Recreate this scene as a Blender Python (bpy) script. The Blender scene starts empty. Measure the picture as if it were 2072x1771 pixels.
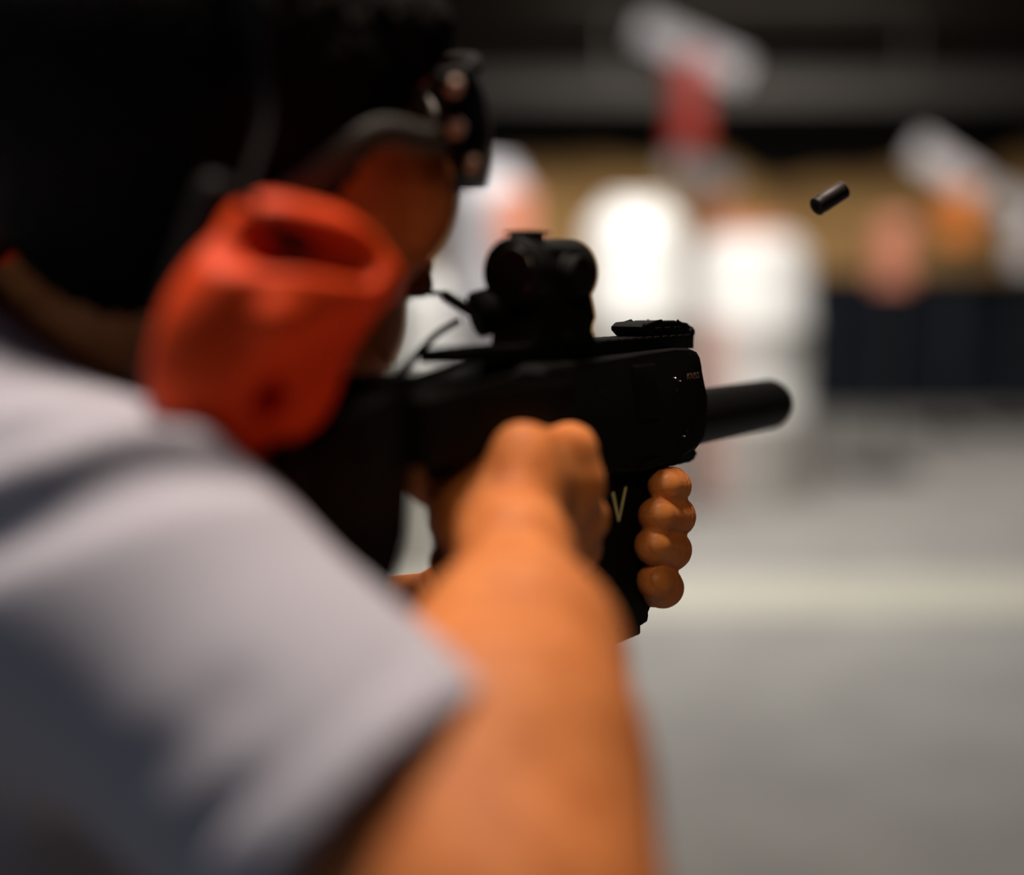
import bpy, bmesh, math, random
import numpy as np
from mathutils import Matrix, Vector

random.seed(7); np.random.seed(7)
sc = bpy.context.scene
COL = sc.collection
PI = math.pi

# ------------------------------------------------------------------ camera
FPX, CX, CY = 2900.0, 1036.0, 885.5
PITCH = math.radians(9.1)
CAM = np.array([0.0, 0.0, 1.58])
c_fw = np.array([0, math.cos(PITCH), -math.sin(PITCH)])
c_up = np.array([0, math.sin(PITCH), math.cos(PITCH)])
c_rt = np.array([1.0, 0, 0])
cam_d = bpy.data.cameras.new('camera')
cam = bpy.data.objects.new('camera', cam_d); COL.objects.link(cam)
cam_d.sensor_width = 36; cam_d.sensor_fit = 'HORIZONTAL'
cam_d.lens = 36 * FPX / 2072
cam_d.clip_start = 0.02; cam_d.clip_end = 100
cam.location = CAM
cam.rotation_euler = (PI / 2 - PITCH, 0, 0)
cam_d.dof.use_dof = True
cam_d.dof.focus_distance = 0.785
cam_d.dof.aperture_fstop = 1.5
sc.camera = cam

def W(x, y, d):
    """a point of the place, from where it is seen and how far off it stands"""
    return CAM + d * (c_fw + c_rt * (x - CX) / FPX - c_up * (y - CY) / FPX)

# ------------------------------------------------------------------ world, lights, exposure
world = bpy.data.worlds.new('world'); sc.world = world
world.use_nodes = True
world.node_tree.nodes['Background'].inputs[0].default_value = (0.55, 0.68, 1.0, 1)
world.node_tree.nodes['Background'].inputs[1].default_value = 0.0
vs = sc.view_settings
vs.view_transform = 'Standard'; vs.look = 'None'; vs.gamma = 1.0
vs.use_curve_mapping = False; vs.exposure = 0.0

def area(name, loc, target, size, power, col, sy=None):
    l = bpy.data.lights.new(name, 'AREA'); l.energy = power; l.color = col
    l.shape = 'RECTANGLE'; l.size = size; l.size_y = sy or size
    o = bpy.data.objects.new(name, l); COL.objects.link(o)
    o.location = loc
    o.rotation_euler = (Vector(target) - Vector(loc)).to_track_quat('-Z', 'Y').to_euler()
    return o
# the lamp over the firing line, plus an added cool fill and hand spot
area('booth_lamp', (-0.10, 0.80, 3.2), (-0.10, 0.62, 1.4), 0.30, 48, (1.0, 0.84, 0.72))
area('cool_fill', (-2.6, -1.6, 3.1), (-0.2, 0.5, 1.2), 1.2, 13, (0.68, 0.80, 1.0))  # added from behind left to stand in for cool ambient light
sp = bpy.data.lights.new('hand_fill_spot', 'SPOT'); sp.energy = 42; sp.color = (1.0, 0.74, 0.42); sp.spot_size = math.radians(6.6); sp.spot_blend = 0.7; sp.shadow_soft_size = 0.05  # added spot that brightens the hands; no such fixture known
spo = bpy.data.objects.new('hand_fill_spot', sp); COL.objects.link(spo); spo.location = (0.22, -1.2, 2.9)
spo.rotation_euler = (Vector((0.05, 0.66, 1.450)) - Vector(spo.location)).to_track_quat('-Z', 'Y').to_euler()
# the lamps downrange, with one fill added on the right
area('range_lamp', (0.5, 6.0, 3.3), (0.5, 6.9, 0.0), 1.4, 155, (1.0, 0.97, 0.93))
area('range_fill_right', (3.2, 8.2, 3.3), (3.4, 9.5, 0.8), 1.2, 75, (1.0, 0.93, 0.86))  # added to brighten the tubes and boards on the right
area('range_lamp_far', (2.0, 12.6, 3.1), (2.0, 16.0, 1.0), 3.0, 180, (1.0, 0.90, 0.76), 0.6)

# ------------------------------------------------------------------ materials
def mat(name, col, rough=0.6, metal=0.0, spec=0.5, noise=0.0, nscale=20, col2=None, bump=0.0, bscale=200, sss=0.0, coat=0.0):
    m = bpy.data.materials.new(name); m.use_nodes = True
    nt = m.node_tree; b = nt.nodes['Principled BSDF']
    b.inputs['Roughness'].default_value = rough
    b.inputs['Metallic'].default_value = metal
    b.inputs['Specular IOR Level'].default_value = spec
    if coat: b.inputs['Coat Weight'].default_value = coat
    if sss:
        b.inputs['Subsurface Weight'].default_value = sss
        b.inputs['Subsurface Radius'].default_value = (0.01, 0.004, 0.002)
        b.inputs['Subsurface Scale'].default_value = 0.6
    tc = nt.nodes.new('ShaderNodeTexCoord')
    c2 = col2 or tuple(c * (1 - noise) for c in col)
    n = nt.nodes.new('ShaderNodeTexNoise'); n.inputs['Scale'].default_value = nscale; n.inputs['Detail'].default_value = 5
    nt.links.new(tc.outputs['Object'], n.inputs['Vector'])
    r = nt.nodes.new('ShaderNodeValToRGB')
    r.color_ramp.elements[0].position = 0.35; r.color_ramp.elements[1].position = 0.65
    r.color_ramp.elements[0].color = (*c2, 1); r.color_ramp.elements[1].color = (*col, 1)
    nt.links.new(n.outputs['Fac'], r.inputs['Fac']); nt.links.new(r.outputs['Color'], b.inputs['Base Color'])
    if bump:
        n2 = nt.nodes.new('ShaderNodeTexNoise'); n2.inputs['Scale'].default_value = bscale; n2.inputs['Detail'].default_value = 3
        nt.links.new(tc.outputs['Object'], n2.inputs['Vector'])
        bp = nt.nodes.new('ShaderNodeBump'); bp.inputs['Strength'].default_value = bump; bp.inputs['Distance'].default_value = 0.002
        nt.links.new(n2.outputs['Fac'], bp.inputs['Height']); nt.links.new(bp.outputs['Normal'], b.inputs['Normal'])
    return m

M = {}
M['skin'] = mat('skin', (0.69, 0.245, 0.074), 0.58, spec=0.22, col2=(0.50, 0.150, 0.040), nscale=70, bump=0.25, bscale=500)
M['nail'] = mat('nail', (0.64, 0.225, 0.058), 0.45, spec=0.4, noise=0.1)
M['shirt'] = mat('shirt', (0.47, 0.465, 0.53), 0.9, spec=0.15, noise=0.06, nscale=8, bump=0.3, bscale=900)
M['hair'] = mat('hair', (0.010, 0.008, 0.007), 0.8, spec=0.1, noise=0.5, nscale=120, bump=0.6, bscale=300)
M['trousers'] = mat('trousers', (0.02, 0.022, 0.03), 0.9, spec=0.1, noise=0.3)
M['shoe'] = mat('shoe', (0.012, 0.011, 0.01), 0.6, noise=0.3)
M['eye'] = mat('eye', (0.7, 0.66, 0.62), 0.2, noise=0.05)
M['orange'] = mat('orange_plastic', (0.84, 0.070, 0.008), 0.6, spec=0.2, noise=0.06, nscale=15)
M['cushion'] = mat('black_cushion', (0.006, 0.005, 0.005), 0.7, spec=0.2, noise=0.3)
M['polymer'] = mat('black_polymer', (0.0042, 0.0039, 0.0036), 0.68, spec=0.09, noise=0.35, nscale=90, bump=0.25, bscale=1500)
M['gunmetal'] = mat('black_metal', (0.0055, 0.0052, 0.0048), 0.6, spec=0.13, noise=0.3, nscale=60, bump=0.15, bscale=1200)
M['lens'] = mat('dark_glass', (0.002, 0.002, 0.003), 0.30, spec=0.5, noise=0.2)
M['print'] = mat('tan_print', (0.42, 0.26, 0.17), 0.7, noise=0.35, nscale=900)
M['vmark'] = mat('cream_print', (0.72, 0.68, 0.40), 0.7, noise=0.15, nscale=300)
M['screw'] = mat('bright_screw', (0.75, 0.7, 0.62), 0.25, metal=1.0, noise=0.1)
M['casing'] = mat('dark_casing', (0.02, 0.012, 0.009), 0.5, metal=0.3, noise=0.4, nscale=200)
M['glint_dot'] = mat('pale_glint', (0.62, 0.42, 0.33), 0.4, spec=0.5, noise=0.05)  # pale colour for the painted highlights on the glasses
M['templearm'] = mat('grey_plastic', (0.075, 0.07, 0.06), 0.55, noise=0.1)

# ------------------------------------------------------------------ mesh helpers
def tag(o, label=None, cat=None, group=None, kind=None):
    if label: o['label'] = label
    if cat: o['category'] = cat
    if group: o['group'] = group
    if kind: o['kind'] = kind
    return o

def link(name, me, m, parent=None, smooth=True):
    o = bpy.data.objects.new(name, me); COL.objects.link(o)
    if m is not None: me.materials.append(M[m] if isinstance(m, str) else m)
    if smooth:
        me.polygons.foreach_set('use_smooth', [True] * len(me.polygons))
    if parent is not None: o.parent = parent
    return o

def link_bm(name, bm, m, parent=None, smooth=False, angle=None):
    me = bpy.data.meshes.new(name)
    bmesh.ops.recalc_face_normals(bm, faces=bm.faces[:])
    bm.to_mesh(me); bm.free()
    o = link(name, me, m, parent, smooth)
    if angle:
        me.polygons.foreach_set('use_smooth', [True] * len(me.polygons))
        me.set_sharp_from_angle(angle=math.radians(angle))
    return o

def empty(name, mw=None, loc=None):
    o = bpy.data.objects.new(name, None); COL.objects.link(o); o.empty_display_size = 0.05
    if mw is not None: o.matrix_world = mw
    if loc is not None: o.location = loc
    return o

def bm_prism(bm, pts, axis, lo, hi, bevel=0.0, seg=2):
    """outline pts extruded along axis (0 x, 1 y, 2 z) from lo to hi"""
    o = [i for i in range(3) if i != axis]
    def v(p, h):
        c = [0, 0, 0]; c[o[0]] = p[0]; c[o[1]] = p[1]; c[axis] = h
        return bm.verts.new(c)
    a = [v(p, lo) for p in pts]; b = [v(p, hi) for p in pts]
    n = len(pts); fs = []
    fs.append(bm.faces.new(a)); fs.append(bm.faces.new(b[::-1]))
    for i in range(n):
        fs.append(bm.faces.new((a[i], b[i], b[(i + 1) % n], a[(i + 1) % n])))
    if bevel:
        es = {e for f in fs[:2] for e in f.edges}
        bmesh.ops.bevel(bm, geom=list(es), offset=bevel, segments=seg, affect='EDGES', profile=0.5)

def bm_box(bm, lo, hi, bevel=0.0, seg=2):
    g = bmesh.ops.create_cube(bm, size=1.0)
    lo, hi = np.array(lo, float), np.array(hi, float)
    for v in g['verts']:
        v.co = Vector((lo + hi) / 2 + (hi - lo) * np.array(v.co))
    if bevel:
        es = list({e for v in g['verts'] for e in v.link_edges})
        bmesh.ops.bevel(bm, geom=es, offset=bevel, segments=seg, affect='EDGES', profile=0.5)

def frame_of(d):
    d = np.array(d, float); d /= np.linalg.norm(d)
    a = np.array([0, 0, 1.0]) if abs(d[2]) < 0.9 else np.array([1.0, 0, 0])
    x = np.cross(a, d); x /= np.linalg.norm(x)
    return x, np.cross(d, x), d

def bm_lathe(bm, prof, org, d, n=32, x=None):
    """prof: list of (distance along d, radius)"""
    fx, fy, fd = frame_of(d)
    org = np.array(org, float); rings = []
    for t, r in prof:
        if r < 1e-6:
            rings.append([bm.verts.new(org + fd * t)])
        else:
            rings.append([bm.verts.new(org + fd * t + r * (fx * math.cos(2 * PI * i / n) + fy * math.sin(2 * PI * i / n))) for i in range(n)])
    for a, b in zip(rings, rings[1:]):
        for i in range(n):
            j = (i + 1) % n
            if len(a) == 1 and len(b) == 1: continue
            if len(a) == 1: bm.faces.new((a[0], b[i], b[j]))
            elif len(b) == 1: bm.faces.new((a[i], b[0], a[j]))
            else: bm.faces.new((a[i], b[i], b[j], a[j]))
    if len(rings[0]) > 1: bm.faces.new(rings[0][::-1])
    if len(rings[-1]) > 1: bm.faces.new(rings[-1])

def catmull(pts, k=8):
    P = [np.array(p, float) for p in pts]; P = [2 * P[0] - P[1]] + P + [2 * P[-1] - P[-2]]
    out = []
    for i in range(1, len(P) - 2):
        for s in range(k):
            t = s / k
            out.append(0.5 * (2 * P[i] + (P[i + 1] - P[i - 1]) * t + (2 * P[i - 1] - 5 * P[i] + 4 * P[i + 1] - P[i + 2]) * t * t + (3 * P[i] - P[i - 1] - 3 * P[i + 1] + P[i + 2]) * t ** 3))
    out.append(P[-2]); return out

def bm_tube(bm, pts, r, n=12, flat=None, updir=None):
    """tube through pts; flat=(w,h) gives a strap section turned to updir"""
    rings = []
    prev = None
    for i, p in enumerate(pts):
        d = pts[min(i + 1, len(pts) - 1)] - pts[max(i - 1, 0)]
        d = d / np.linalg.norm(d)
        if updir is not None:
            x = np.cross(np.array(updir, float), d)
        elif prev is None:
            x = frame_of(d)[0]
        else:
            x = prev - d * (prev @ d)
        x = x / np.linalg.norm(x); prev = x
        y = np.cross(d, x)
        w, h = flat if flat else (r, r)
        rings.append([bm.verts.new(p + w * x * math.cos(2 * PI * k / n) + h * y * math.sin(2 * PI * k / n)) for k in range(n)])
    for a, b in zip(rings, rings[1:]):
        for k in range(n):
            j = (k + 1) % n
            bm.faces.new((a[k], b[k], b[j], a[j]))
    bm.faces.new(rings[0][::-1]); bm.faces.new(rings[-1])

# ------------------------------------------------------------------ smooth solids (distance fields turned into one surface)
def smin(a, b, k):
    if k <= 0: return np.minimum(a, b)
    h = np.clip(0.5 + 0.5 * (b - a) / k, 0, 1)
    return b * (1 - h) + a * h - k * h * (1 - h)

class Solid:
    def __init__(s): s.p = []
    def cap(s, a, b, ra, rb=None, k=0.01, op='+', cut=None):
        s.p.append(('cap', np.array(a, float), np.array(b, float), ra, ra if rb is None else rb, k, op, cut)); return s
    def ell(s, c, r, ax=None, k=0.01, op='+', cut=None):
        s.p.append(('ell', np.array(c, float), np.array(r, float), np.eye(3) if ax is None else np.array(ax, float), None, k, op, cut)); return s
    def box(s, c, r, ax=None, rad=0.005, k=0.01, op='+', cut=None):
        s.p.append(('box', np.array(c, float), np.array(r, float), np.eye(3) if ax is None else np.array(ax, float), rad, k, op, cut)); return s
    def chain(s, pts, rs, k=0.006, op='+'):
        for i in range(len(pts) - 1): s.cap(pts[i], pts[i + 1], rs[i], rs[i + 1], k, op)
        return s
    @staticmethod
    def one(p, X):
        t = p[0]
        if t == 'cap':
            ba = p[2] - p[1]; pa = X - p[1]
            h = np.clip(pa @ ba / max(ba @ ba, 1e-12), 0, 1)
            d = np.linalg.norm(pa - h[:, None] * ba, axis=1) - (p[3] + (p[4] - p[3]) * h)
        elif t == 'ell':
            q = (X - p[1]) @ p[3].T
            k0 = np.linalg.norm(q / p[2], axis=1); k1 = np.linalg.norm(q / p[2] ** 2, axis=1)
            d = np.where(k1 < 1e-9, -p[2].min(), k0 * (k0 - 1) / np.maximum(k1, 1e-9))
        else:
            q = np.abs((X - p[1]) @ p[3].T) - (p[2] - p[4])
            d = np.linalg.norm(np.maximum(q, 0), axis=1) + np.minimum(q.max(axis=1), 0) - p[4]
        if p[7] is not None:
            for c, n in p[7]: d = np.maximum(d, (X - c) @ n)
        return d
    def eval(s, X, prims=None):
        d = np.full(len(X), 1.0)
        for p in (s.p if prims is None else prims):
            e = Solid.one(p, X)
            d = smin(d, e, p[5]) if p[6] == '+' else (np.maximum(d, e) if p[6] == '&' else -smin(-d, e, p[5]))
        return d
    def mesh(s, lo, hi, h, name, disp=None):
        lo = np.array(lo, float); hi = np.array(hi, float)
        B = 12
        nb = np.ceil((hi - lo) / (h * B)).astype(int)
        n = nb * B + 1
        D = np.ones(n, np.float32)
        half = h * B / 2; diag = half * math.sqrt(3)
        loc = np.stack(np.meshgrid(*[np.arange(B + 1)] * 3, indexing='ij'), -1).reshape(-1, 3)
        idx = np.stack(np.meshgrid(*[np.arange(k) for k in nb], indexing='ij'), -1).reshape(-1, 3)
        cen = lo + idx * h * B + half
        dc = s.eval(cen)
        pc = np.stack([Solid.one(p, cen) for p in s.p])
        for bi in range(len(idx)):
            o = idx[bi] * B
            sl = tuple(slice(a, a + B + 1) for a in o)
            if abs(dc[bi]) > diag * 1.35 + 0.012:
                if dc[bi] < 0: D[sl] = -1
                continue
            pr = [p for j, p in enumerate(s.p) if p[6] == '&' or pc[j, bi] < diag * 1.6 + 2 * p[5] + 0.012]
            X = lo + (o + loc) * h
            d = s.eval(X, pr) if pr else np.ones(len(X))
            if disp is not None: d = d + disp(X)
            D[sl] = d.reshape(B + 1, B + 1, B + 1)
        V, Q = surface_nets(D)
        V = lo + V * h
        me = bpy.data.meshes.new(name)
        return V, Q

def surface_nets(D):
    ins = D < 0
    n = np.array(D.shape)
    c = np.zeros(n - 1, np.int8)
    for dx in (0, 1):
        for dy in (0, 1):
            for dz in (0, 1):
                c += ins[dx:n[0] - 1 + dx, dy:n[1] - 1 + dy, dz:n[2] - 1 + dz]
    act = (c > 0) & (c < 8)
    cells = np.argwhere(act)
    idm = np.full(n - 1, -1, np.int32); idm[act] = np.arange(len(cells))
    acc = np.zeros((len(cells), 3)); cnt = np.zeros(len(cells))
    cor = [(a, b, e) for a in (0, 1) for b in (0, 1) for e in (0, 1)]
    for p in cor:
        for ax in range(3):
            if p[ax]: continue
            q = list(p); q[ax] = 1
            a = D[cells[:, 0] + p[0], cells[:, 1] + p[1], cells[:, 2] + p[2]]
            b = D[cells[:, 0] + q[0], cells[:, 1] + q[1], cells[:, 2] + q[2]]
            m = (a < 0) != (b < 0)
            t = np.where(m, a / np.where(m, a - b, 1), 0)
            pt = np.tile(np.array(p, float), (len(cells), 1)); pt[:, ax] += t
            acc += pt * m[:, None]; cnt += m
    V = cells + acc / np.maximum(cnt, 1)[:, None]
    Q = []
    for ax in range(3):
        a = np.moveaxis(ins, ax, 0)
        ch = a[:-1] != a[1:]
        e = np.argwhere(ch)
        o1, o2 = [(1, 2), (2, 0), (0, 1)][ax]
        oo = [i for i in range(3) if i != ax]
        full = np.zeros((len(e), 3), int); full[:, ax] = e[:, 0]; full[:, oo[0]] = e[:, 1]; full[:, oo[1]] = e[:, 2]
        ok = (full[:, oo[0]] > 0) & (full[:, oo[1]] > 0) & (full[:, oo[0]] < n[oo[0]] - 1) & (full[:, oo[1]] < n[oo[1]] - 1)
        full = full[ok]
        def cid(d1, d2):
            f = full.copy(); f[:, o1] += d1; f[:, o2] += d2
            return idm[f[:, 0], f[:, 1], f[:, 2]]
        q = np.stack([cid(-1, -1), cid(0, -1), cid(0, 0), cid(-1, 0)], 1)
        flip = ~ins[full[:, 0], full[:, 1], full[:, 2]]
        q[flip] = q[flip][:, ::-1]
        Q.append(q)
    return V, np.concatenate(Q)

def mesh_np(name, V, Q):
    me = bpy.data.meshes.new(name)
    me.vertices.add(len(V)); me.vertices.foreach_set('co', np.asarray(V, np.float32).ravel())
    me.loops.add(Q.size); me.loops.foreach_set('vertex_index', Q.astype(np.int32).ravel())
    me.polygons.add(len(Q))
    me.polygons.foreach_set('loop_start', np.arange(0, Q.size, 4, dtype=np.int32))
    me.polygons.foreach_set('loop_total', np.full(len(Q), 4, np.int32))
    me.update(calc_edges=True); me.validate()
    return me

# ------------------------------------------------------------------ the room
def slab(name, lo, hi, m, kind='structure', bevel=0.0):
    bm = bmesh.new(); bm_box(bm, lo, hi, bevel)
    return tag(link_bm(name, bm, m), kind=kind)
M['floor'] = mat('concrete_floor', (0.40, 0.385, 0.36), 0.75, spec=0.25, col2=(0.33, 0.315, 0.295), nscale=2.5, bump=0.3, bscale=40)
M['stripe'] = mat('floor_paint', (0.62, 0.60, 0.50), 0.6, noise=0.1, nscale=6)
M['darkwall'] = mat('dark_wall', (0.012, 0.011, 0.011), 0.9, spec=0.1, noise=0.3, nscale=2)
M['baffle'] = mat('grey_baffle', (0.032, 0.030, 0.030), 0.85, noise=0.2, nscale=2)
M['ochre'] = mat('ochre_sand', (0.30, 0.19, 0.075), 0.95, spec=0.1, col2=(0.22, 0.125, 0.055), nscale=1.6, bump=0.8, bscale=6)
M['navy'] = mat('navy_barrier', (0.020, 0.024, 0.034), 0.9, spec=0.1, noise=0.3, nscale=3)
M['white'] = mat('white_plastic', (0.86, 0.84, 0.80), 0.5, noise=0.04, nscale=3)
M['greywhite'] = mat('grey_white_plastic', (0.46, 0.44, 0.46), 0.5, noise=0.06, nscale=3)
M['pinkband'] = mat('pink_band', (0.80, 0.56, 0.50), 0.6, noise=0.06, nscale=3)
M['redtube'] = mat('red_tube', (0.50, 0.05, 0.03), 0.5, noise=0.15, nscale=4)
M['redcap'] = mat('pale_red_cap', (0.72, 0.14, 0.12), 0.5, noise=0.1)
M['orangetube'] = mat('orange_tube', (0.88, 0.26, 0.045), 0.5, noise=0.12, nscale=4)
M['salmon'] = mat('salmon_tube', (0.85, 0.32, 0.20), 0.5, noise=0.1, nscale=4)
M['board'] = mat('white_board', (0.72, 0.70, 0.72), 0.7, noise=0.05, nscale=4)
M['post'] = mat('dark_post', (0.03, 0.03, 0.03), 0.6, noise=0.2)

slab('floor', (-7, -4, -0.1), (9, 17.2, 0.0), 'floor')
slab('trim_1', (-6.9, 5.45, 0.0), (8.9, 6.05, 0.004), 'stripe')
slab('ceiling', (-7, -4, 3.4), (9, 17.2, 3.5), 'darkwall')
slab('wall_left', (-7.1, -4, 0), (-7.0, 17.2, 3.4), 'darkwall')
slab('wall_right', (9.0, -4, 0), (9.1, 17.2, 3.4), 'darkwall')
slab('wall_back', (-7, 17.2, 0), (9, 17.3, 3.4), 'darkwall')
slab('wall_front', (-7, -4.1, 0), (9, -4.0, 3.4), 'darkwall')

# ------------------------------------------------------------------ firearm frame
TH, RO, PT, GS = math.radians(33), math.radians(2.0), math.radians(2.5), 1.1172
g0f = np.array([math.sin(TH), math.cos(TH), 0]); g0r = np.array([math.cos(TH), -math.sin(TH), 0]); g0u = np.array([0, 0, 1.0])
gF = g0f * math.cos(PT) - g0u * math.sin(PT); gu_ = g0u * math.cos(PT) + g0f * math.sin(PT)
gR = g0r * math.cos(RO) + gu_ * math.sin(RO); gU = gu_ * math.cos(RO) - g0r * math.sin(RO)
gO = W(1345, 690, 0.81)
def G(f, r, u): return gO + GS * (f * gF + r * gR + u * gU)
def S(x, y, r):
    dv = W(x, y, 1.0) - CAM
    return CAM + ((gO + GS * r * gR - CAM) @ gR) / (dv @ gR) * dv
gun_m = Matrix(((gR[0], gF[0], gU[0], gO[0]), (gR[1], gF[1], gU[1], gO[1]), (gR[2], gF[2], gU[2], gO[2]), (0, 0, 0, 1)))

# ------------------------------------------------------------------ submachine gun
gun = empty('submachine_gun', gun_m)
tag(gun, 'black submachine gun with red dot sight and short barrel sleeve in both hands', 'gun')
def sc_bm(bm):
    bmesh.ops.scale(bm, vec=(GS, GS, GS), verts=bm.verts[:])
def gpart(name, bm, m='polymer', parent=gun, angle=35):
    sc_bm(bm); return link_bm(name, bm, m, parent, angle=angle)
def gprism(name, pts, lo, hi, m='polymer', bevel=0.0015, parent=gun, mir=False):
    bm = bmesh.new(); bm_prism(bm, pts, 0, lo, hi, bevel)
    return gpart(name, bm, m, parent)

# receiver: upper body of the gun, rounded over at the nose
recv = [(-0.232, -0.0135), (-0.228, -0.0100), (-0.165, -0.0098), (-0.150, -0.0046), (-0.10, -0.0045), (-0.030, -0.003), (-0.012, -0.0028), (-0.005, -0.0042), (-0.001, -0.0075), (0.0012, -0.012),
        (0.0048, -0.028), (0.0085, -0.041), (0.004, -0.050), (-0.006, -0.0545), (-0.030, -0.0565), (-0.062, -0.058),
        (-0.100, -0.056), (-0.118, -0.046), (-0.150, -0.040), (-0.232, -0.039)]
receiver = gprism('receiver', recv, -0.0215, 0.0215, bevel=0.0035)
gprism('side_plate', [(-0.0765, -0.0085), (-0.053, -0.0085), (-0.0480, -0.0345), (-0.0690, -0.0345)], 0.0212, 0.0226, bevel=0.0006, parent=receiver)
gprism('side_plate', [(-0.205, -0.012), (-0.125, -0.012), (-0.130, -0.028), (-0.200, -0.028)], 0.0212, 0.0222, bevel=0.0006, parent=receiver)
gprism('side_ridge', [(-0.0715, -0.0365), (-0.046, -0.0358), (-0.046, -0.0368), (-0.0715, -0.0376)], 0.0212, 0.0228, bevel=0.0003, parent=receiver)
gprism('lower_ridge', [(-0.066, -0.0535), (-0.048, -0.0528), (-0.048, -0.0540), (-0.066, -0.0546)], 0.0212, 0.0226, bevel=0.0003, parent=receiver)
def pin(f, u, r=0.0018, m='gunmetal', par=receiver, h=0.0012):
    bm = bmesh.new(); bm_lathe(bm, [(0, r), (h * 0.6, r), (h, r * 0.75), (h * 0.8, r * 0.3), (h * 0.8, 0)], (0.0212, f, u), (1, 0, 0), 14)
    return gpart('pin', bm, m, par)
for f, u in [(-0.103, -0.0195), (-0.150, -0.034), (-0.19, -0.0345), (-0.215, -0.02), (-0.018, -0.0440), (-0.0295, -0.0235)]: pin(f, u)
pin(-0.0325, -0.0166, 0.0007, 'screw', h=0.0016); pin(-0.0272, -0.0182, 0.00045, 'screw', h=0.0016); pin(-0.0225, -0.0455, 0.0006, 'screw', h=0.0016)
# lettering near the nose
def lettering(txt, size, f, u, r, m, parent, name, slant=0.0, xs=1.0):
    c = bpy.data.curves.new(name, 'FONT'); c.body = txt; c.size = size; c.extrude = 0.0001; c.shear = slant
    o = bpy.data.objects.new(name, c); COL.objects.link(o)
    dg = bpy.context.evaluated_depsgraph_get(); dg.update()
    me = bpy.data.meshes.new_from_object(o.evaluated_get(dg))
    bpy.data.objects.remove(o); bpy.data.curves.remove(c)
    co = np.zeros(len(me.vertices) * 3); me.vertices.foreach_get('co', co); co = co.reshape(-1, 3)
    n = np.stack([r + co[:, 2], f + co[:, 0] * xs, u + co[:, 1]], 1) * GS
    me.vertices.foreach_set('co', n.ravel().astype(np.float32))
    me.update()
    return link(name, me, m, parent, smooth=False)
lettering('KRISS', 0.0043, -0.0188, -0.0178, 0.0217, 'print', receiver, 'lettering', xs=1.35)
# top rail with its cross slots
rp = [(-0.195, -0.003), (-0.195, 0.0032)]
f = -0.192
while f < 0.010:
    rp += [(f, 0.0034), (f + 0.0052, 0.0034), (f + 0.0052, 0.0021), (f + 0.0085, 0.0021)]; f += 0.0085
rp += [(0.0125, 0.0030), (0.0125, -0.004)]
gprism('top_rail', rp, -0.0103, 0.0103, 'gunmetal', bevel=0.0004)
bm = bmesh.new(); bm_box(bm, (-0.007, -0.152, -0.007), (0.007, 0.012, -0.003)); gpart('rail_base', bm, 'gunmetal')
# folded front sight on the rail
sight = gprism('front_sight', [(-0.0415, 0.0083), (-0.0375, 0.0102), (-0.020, 0.0102), (-0.018, 0.0107), (-0.004, 0.0106), (-0.003, 0.0100), (0.003, 0.0100), (0.0078, 0.0078), (0.0155, 0.0072), (0.0172, 0.0060),
        (0.0172, 0.0005), (0.0140, -0.0035), (-0.030, -0.0025), (-0.032, 0.0035), (-0.0365, 0.0036), (-0.0412, 0.0062)], -0.0085, 0.0085, 'gunmetal', bevel=0.0012)
bm = bmesh.new(); bm_lathe(bm, [(0, 0.0024), (0.0015, 0.0024), (0.002, 0.0018), (0.002, 0)], (0.0080, 0.0125, 0.0042), (1, 0, 0), 16); gpart('pivot_pin', bm, 'gunmetal', sight)
for q in (-0.024, -0.014, -0.004):
    bm = bmesh.new(); bm_box(bm, (0.0080, q - 0.003, 0.0055), (0.0092, q + 0.003, 0.0075), 0.0003); gpart('sight_ridge', bm, 'gunmetal', sight)
# lower rail under the nose
lp = [(-0.062, -0.0545), (-0.062, -0.0615)]
f = -0.058
while f < 0.010:
    lp += [(f, -0.0622), (f + 0.005, -0.0622), (f + 0.005, -0.0610), (f + 0.008, -0.0610)]; f += 0.008
lp += [(0.0150, -0.0612), (0.0185, -0.0585), (0.0150, -0.0555), (0.004, -0.052)]
gprism('lower_rail', lp, -0.0100, 0.0100, 'gunmetal', bevel=0.0005)
# barrel sleeve
bm = bmesh.new()
bm_lathe(bm, [(-0.03, 0.0130), (0.004, 0.0130), (0.0045, 0.0152), (0.018, 0.0152), (0.019, 0.0146), (0.134, 0.0144), (0.1375, 0.0134), (0.1390, 0.0110), (0.1390, 0.0045), (0.125, 0.0045), (0.125, 0)], (0, 0, -0.0415), (0, 1, 0), 48)
sleeve = gpart('barrel_sleeve', bm, 'gunmetal', angle=40)
# magazine well and the forward hand block
mw = [(-0.096, -0.052), (-0.030, -0.052), (-0.0335, -0.090), (-0.0400, -0.124), (-0.0405, -0.1285), (-0.0395, -0.1300), (-0.0390, -0.1320), (-0.0395, -0.1340), (-0.0405, -0.1355), (-0.0470, -0.1362), (-0.090, -0.1270), (-0.097, -0.117)]
mag_well = gprism('magazine_well', mw, -0.0125, 0.0125, bevel=0.002)
mg = [(-0.093, -0.120), (-0.0465, -0.128), (-0.0462, -0.1395), (-0.0475, -0.1405), (-0.0880, -0.1405), (-0.0945, -0.136)]
magazine = gprism('magazine', mg, -0.0118, 0.0118, bevel=0.0015)
for q in range(3):
    bm = bmesh.new(); bm_box(bm, (0.0110, -0.080 + q * 0.010, -0.1345), (0.0124, -0.075 + q * 0.010, -0.1315), 0.0004); gpart('grip_dot', bm, 'polymer', magazine)
pin(-0.0615, -0.1240, 0.0022, 'gunmetal', mag_well, h=0.0006)
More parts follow.
